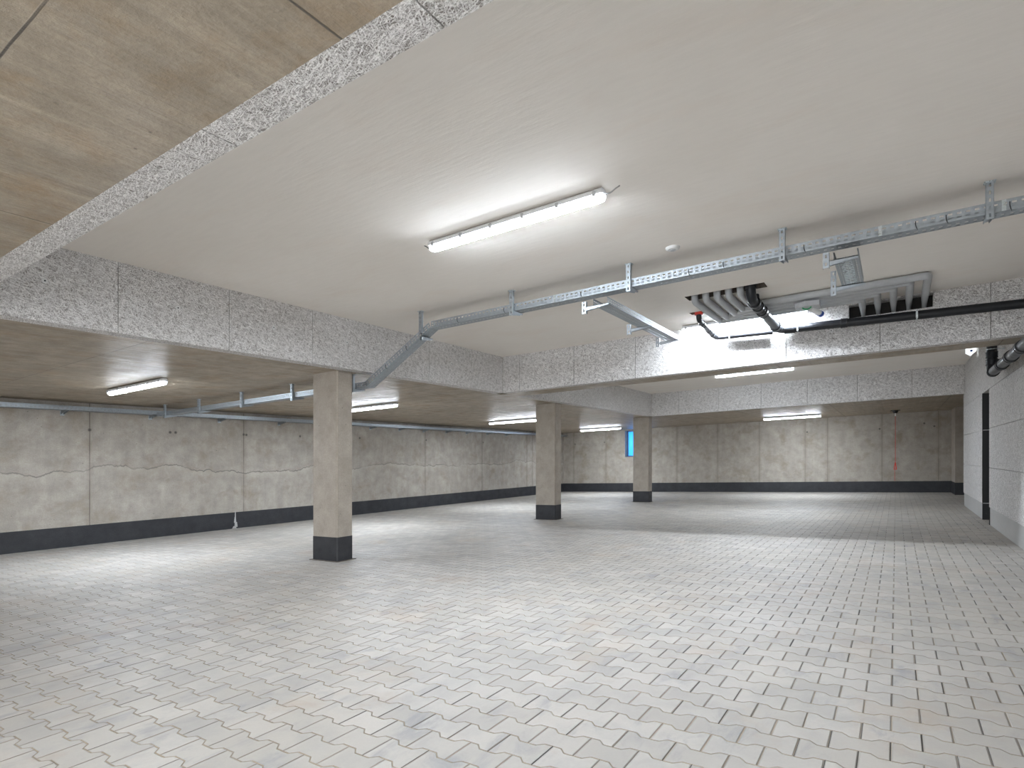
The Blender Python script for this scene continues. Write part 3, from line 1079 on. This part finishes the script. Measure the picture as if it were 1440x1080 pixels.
R1 = 0.05
t = thing('drain_pipe', (0, PY, PZ), 'thick black drain pipe rising from the beam into the ceiling beside the five grey pipes', 'pipe')
e = Vector((-1.30, PY, lvl(-1.30)))
mb = MB()
mb.tube([(XR - 0.5, PY, lvl(XR - 0.5)), (-1.12, PY, lvl(-1.12))], R1, 20)
mb.build('beam_run', 'pipe', t)
mb = MB()
mb.tube([(-1.12, PY, lvl(-1.12)), (-1.235, PY - 0.01, lvl(-1.23)), (-1.27, PY - 0.12, lvl(-1.25) + 0.012)], R1, 20, 0.06)
mb.build('elbow', 'pipe', t)
mb = MB()
top = Vector((-1.318, 6.69, 2.93))
mb.tube([(-1.27, PY - 0.11, lvl(-1.25) + 0.012), (-1.314, 6.86, 2.885)], R1 * 1.06, 20)
b = mb.build('sloping_run', 'greypipe', t)
b['label'] = 'grey sloping length with couplings'
mb = MB()
mb.tube([(-1.316, 6.90, 2.882), (-1.318, 6.70, 2.90), (-1.318, 6.69, CEIL + 0.3)], R1 * 1.04, 20, 0.10)
mb.build('riser', 'pipe', t)
dv = (Vector((-1.314, 6.86, 2.885)) - Vector((-1.27, PY - 0.11, lvl(-1.25) + 0.012)))
p0 = Vector((-1.27, PY - 0.11, lvl(-1.25) + 0.012))
for s0, s1 in ((0.02, 0.09), (0.62, 0.70), (0.78, 0.86), (0.93, 1.0)):
    socket(t, p0 + dv * s0, p0 + dv * s1, R1 * 1.08, 'coupling', 'greypipe' if s0 < 0.7 else 'pipe')
socket(t, (-1.19, PY, lvl(-1.19)), (-1.08, PY, lvl(-1.08)), R1)
socket(t, (-0.56, PY, lvl(-.55)), (-0.50, PY, lvl(-.5)), R1)
socket(t, (-1.318, 6.69, CEIL - 0.02), (-1.318, 6.69, CEIL + 0.03), R1 * 1.04, 'riser_collar')
mb = MB()
mb.tube([(-1.316, 6.97, 2.90), (-1.318, 7.00, 3.0)], [R1 * 0.75, R1 * 0.6], 16)
mb.build('inspection_cap', 'pipe', t)
for x in (0.20, -1.04, 1.6):
    mb = MB()
    mb.torus((x, PY, lvl(x)), (1, 0, 0), R1 + 0.002, 0.006)
    mb.box(x - 0.010, x + 0.010, PY - R1 - 0.010, PY - R1 - 0.002, lvl(x) - 0.045, lvl(x) + 0.05)
    mb.box(x - 0.008, x + 0.008, PY + R1, BAY1[1], lvl(x) - 0.006, lvl(x) + 0.006)
    c = mb.build('pipe_clamp', 'zinc', t)
    c['label'] = 'bright zinc pipe clamp'

R2 = 0.033
t = thing('drain_pipe', (-2.0, PY, PZ), 'thin dark drain pipe dropping from the small ceiling hole and joining the thick one', 'pipe')
zz = lvl(-1.6) - 0.012
mb = MB()
mb.tube([(-1.335, PY, lvl(-1.3) - 0.012), (-1.98, PY, lvl(-1.98) - 0.012)], R2, 16)
mb.build('beam_run', 'pipe', t)
mb = MB()
zs = lvl(-1.98) - 0.012
mb.tube([(-1.97, PY, zs), (-2.04, PY - 0.01, zs), (-2.06, PY - 0.14, zs + 0.02)], R2, 16, 0.05)
mb.build('elbow', 'pipe', t)
mb = MB()
mb.tube([(-2.06, PY - 0.13, zs + 0.018), (-2.085, 7.55, 2.915)], R2, 16)
mb.build('sloping_run', 'greypipe', t)
mb = MB()
mb.tube([(-2.084, 7.58, 2.912), (-2.087, 7.44, 2.93), (-2.087, 7.44, CEIL + 0.3)], R2, 16, 0.06)
mb.build('riser', 'pipe', t)
p0, p1 = Vector((-2.06, PY - 0.13, zs + 0.018)), Vector((-2.085, 7.55, 2.915))
for s0, s1 in ((0.0, 0.12), (0.3, 0.42), (0.8, 0.95)):
    socket(t, p0.lerp(p1, s0), p0.lerp(p1, s1), R2, 'coupling', 'greypipe')
mb = MB()
mb.tube([(-2.087, 7.44, CEIL - 0.03), (-2.087, 7.44, CEIL + 0.05)], R2 * 1.5, 16)
c = mb.build('collar', 'red', t)
c['label'] = 'red collar at the ceiling hole'
mb = MB()
mb.torus((-1.87, PY, lvl(-1.87) - 0.012), (1, 0, 0), R2 + 0.002, 0.005)
mb.box(-1.878, -1.862, PY - R2 - 0.009, PY - R2 - 0.001, lvl(-1.87) - 0.05, lvl(-1.87) + 0.03)
mb.box(-1.876, -1.864, PY + R2, BAY1[1], lvl(-1.87) - 0.018, lvl(-1.87) - 0.006)
c = mb.build('pipe_clamp', 'zinc', t)
c['label'] = 'bright zinc pipe clamp'

# small valve fitting under the grey pipes
t = thing('valve_fitting', (-0.85, 7.45, 2.90), 'small grey fitting with a green ring and a blue cap under the grey pipes', 'fitting')
mb = MB()
mb.prism([(-0.97, 7.36, 2.915), (-0.86, 7.30, 2.915), (-0.72, 7.34, 2.915), (-0.72, 7.50, 2.915), (-0.84, 7.56, 2.915), (-0.97, 7.52, 2.915)], (0, 0, -0.055))
mb.build('valve_body', 'clip', t)
mb = MB()
mb.torus((-0.85, 7.37, 2.865), (0, -0.5, -1), 0.045, 0.008)
mb.build('ring', 'green', t)
mb = MB()
mb.tube([(-0.82, 7.45, 2.86), (-0.76, 7.56, 2.83), (-0.74, 7.60, 2.82)], 0.03, 14, 0.03)
mb.build('spout', 'white', t)
mb = MB()
mb.tube([(-0.744, 7.595, 2.82), (-0.725, 7.63, 2.812)], 0.034, 14)
mb.build('cap', 'blue', t)
mb = MB()
mb.box(-0.875, -0.865, 7.375, 7.383, 2.9, CEIL)
mb.build('hanger_strap', 'steel', t)

# black pipe on the right wall of the far bay
RX, RY, R3 = 1.085, 10.16, 0.058
t = thing('wall_pipe', (RX, RY, 2.2), 'black pipe coming down the right hand wall and turning towards the viewer with grey lengths', 'pipe')
mb = MB()
mb.tube([(RX, RY, CEIL + 0.02), (RX, RY, 2.32)], R3, 20)
mb.build('riser', 'pipe', t)
mb = MB()
mb.tube([(RX, RY, 2.36), (RX, RY - 0.01, 2.23), (RX, RY - 0.16, 2.222)], R3, 20, 0.10)
mb.build('elbow', 'pipe', t)
mb = MB()
mb.tube([(RX, RY - 0.14, 2.222), (RX, 6.6, 2.225)], R3, 20)
mb.build('wall_run', 'greypipe', t)
socket(t, (RX, RY, 2.50), (RX, RY, 2.43), R3)
socket(t, (RX, RY, 2.40), (RX, RY, 2.33), R3)
socket(t, (RX, RY - 0.12, 2.222), (RX, RY - 0.19, 2.222), R3, 'coupling')
for y in (9.30, 8.62, 7.9):
    socket(t, (RX, y, 2.222), (RX, y - 0.10, 2.222), R3, 'coupling', 'pipe')
mb = MB()
mb.torus((RX, RY, 2.54), (0, 0, 1), R3 + 0.002, 0.007)
mb.box(RX + R3, WR, RY - 0.008, RY + 0.008, 2.535, 2.547)
c = mb.build('pipe_clamp', 'zinc', t)
c['label'] = 'bright zinc pipe clamp'

# small things on the ceilings
t = thing('smoke_detector', (-1.633, 5.015, CEIL), 'small round white detector on the near white ceiling above the long tray', 'detector')
mb = MB()
mb.tube([(-1.633, 5.015, CEIL), (-1.633, 5.015, CEIL - 0.012), (-1.633, 5.015, CEIL - 0.022)], [0.062, 0.06, 0.045], 28)
mb.build('base', 'white', t)
mb = MB()
mb.tube([(-1.633, 5.015, CEIL - 0.022), (-1.633, 5.015, CEIL - 0.027)], [0.026, 0.020], 20)
mb.build('sensor', 'clip', t)

t = thing('pull_switch', (-0.015, 19.6, SOFF), 'black ceiling pull switch with a red cord hanging in front of the end wall', 'switch')
mb = MB()
mb.tube([(-0.015, 19.6, SOFF), (-0.015, 19.6, SOFF - 0.03), (-0.015, 19.6, SOFF - 0.09)], [0.075, 0.075, 0.045], 20)
mb.tube([(-0.13, 19.6, SOFF - 0.006), (0.10, 19.6, SOFF - 0.006)], 0.018, 8)
mb.build('switch_body', 'black', t)
mb = MB()
mb.tube([(-0.015, 19.6, SOFF - 0.09), (-0.015, 19.6, SOFF - 0.17)], 0.014, 10)
mb.build('toggle', 'white', t)
mb = MB()
mb.tube([(-0.015, 19.6, SOFF - 0.16), (-0.015, 19.6, 0.92)], 0.0065, 8)
mb.tube([(-0.03, 19.6, 0.72), (-0.03, 19.6, 0.40)], 0.005, 8)
mb.build('cord', 'redcord', t)
mb = MB()
for q in ((-0.015, 0.92), ):
    mb.tube([(-0.015, 19.6, 0.93), (-0.045, 19.6, 0.73), (0.012, 19.6, 0.73), (-0.015, 19.6, 0.93)], 0.011, 8, 0.01)
mb.build('pull_handle', 'red', t)

n = N('lit_lens')
n.out((0.9, 0.9, 0.9), 0.4)
n.b.inputs['Emission Color'].default_value = (0.9, 0.97, 1, 1)
n.b.inputs['Emission Strength'].default_value = 1.0
M['lens'] = n.m
t = thing('emergency_light', (1.13, 13.3, CEIL), 'tiny white light unit high in the far bay corner beside the right hand wall', 'light')
mb = MB()
mb.prism([(1.05, 13.2, CEIL), (1.2, 13.2, CEIL), (1.2, 13.2, CEIL - 0.05), (1.12, 13.2, CEIL - 0.13), (1.05, 13.2, CEIL - 0.08)], (0, 0.10, 0))
mb.build('body', 'lens', t)
mb = MB()
mb.tube([(1.125, 13.199, CEIL - 0.05), (1.125, 13.19, CEIL - 0.05)], 0.02, 12)
mb.build('lens', 'blue', t)

for o in bpy.data.objects:
    if '_o' in o:
        del o['_o']
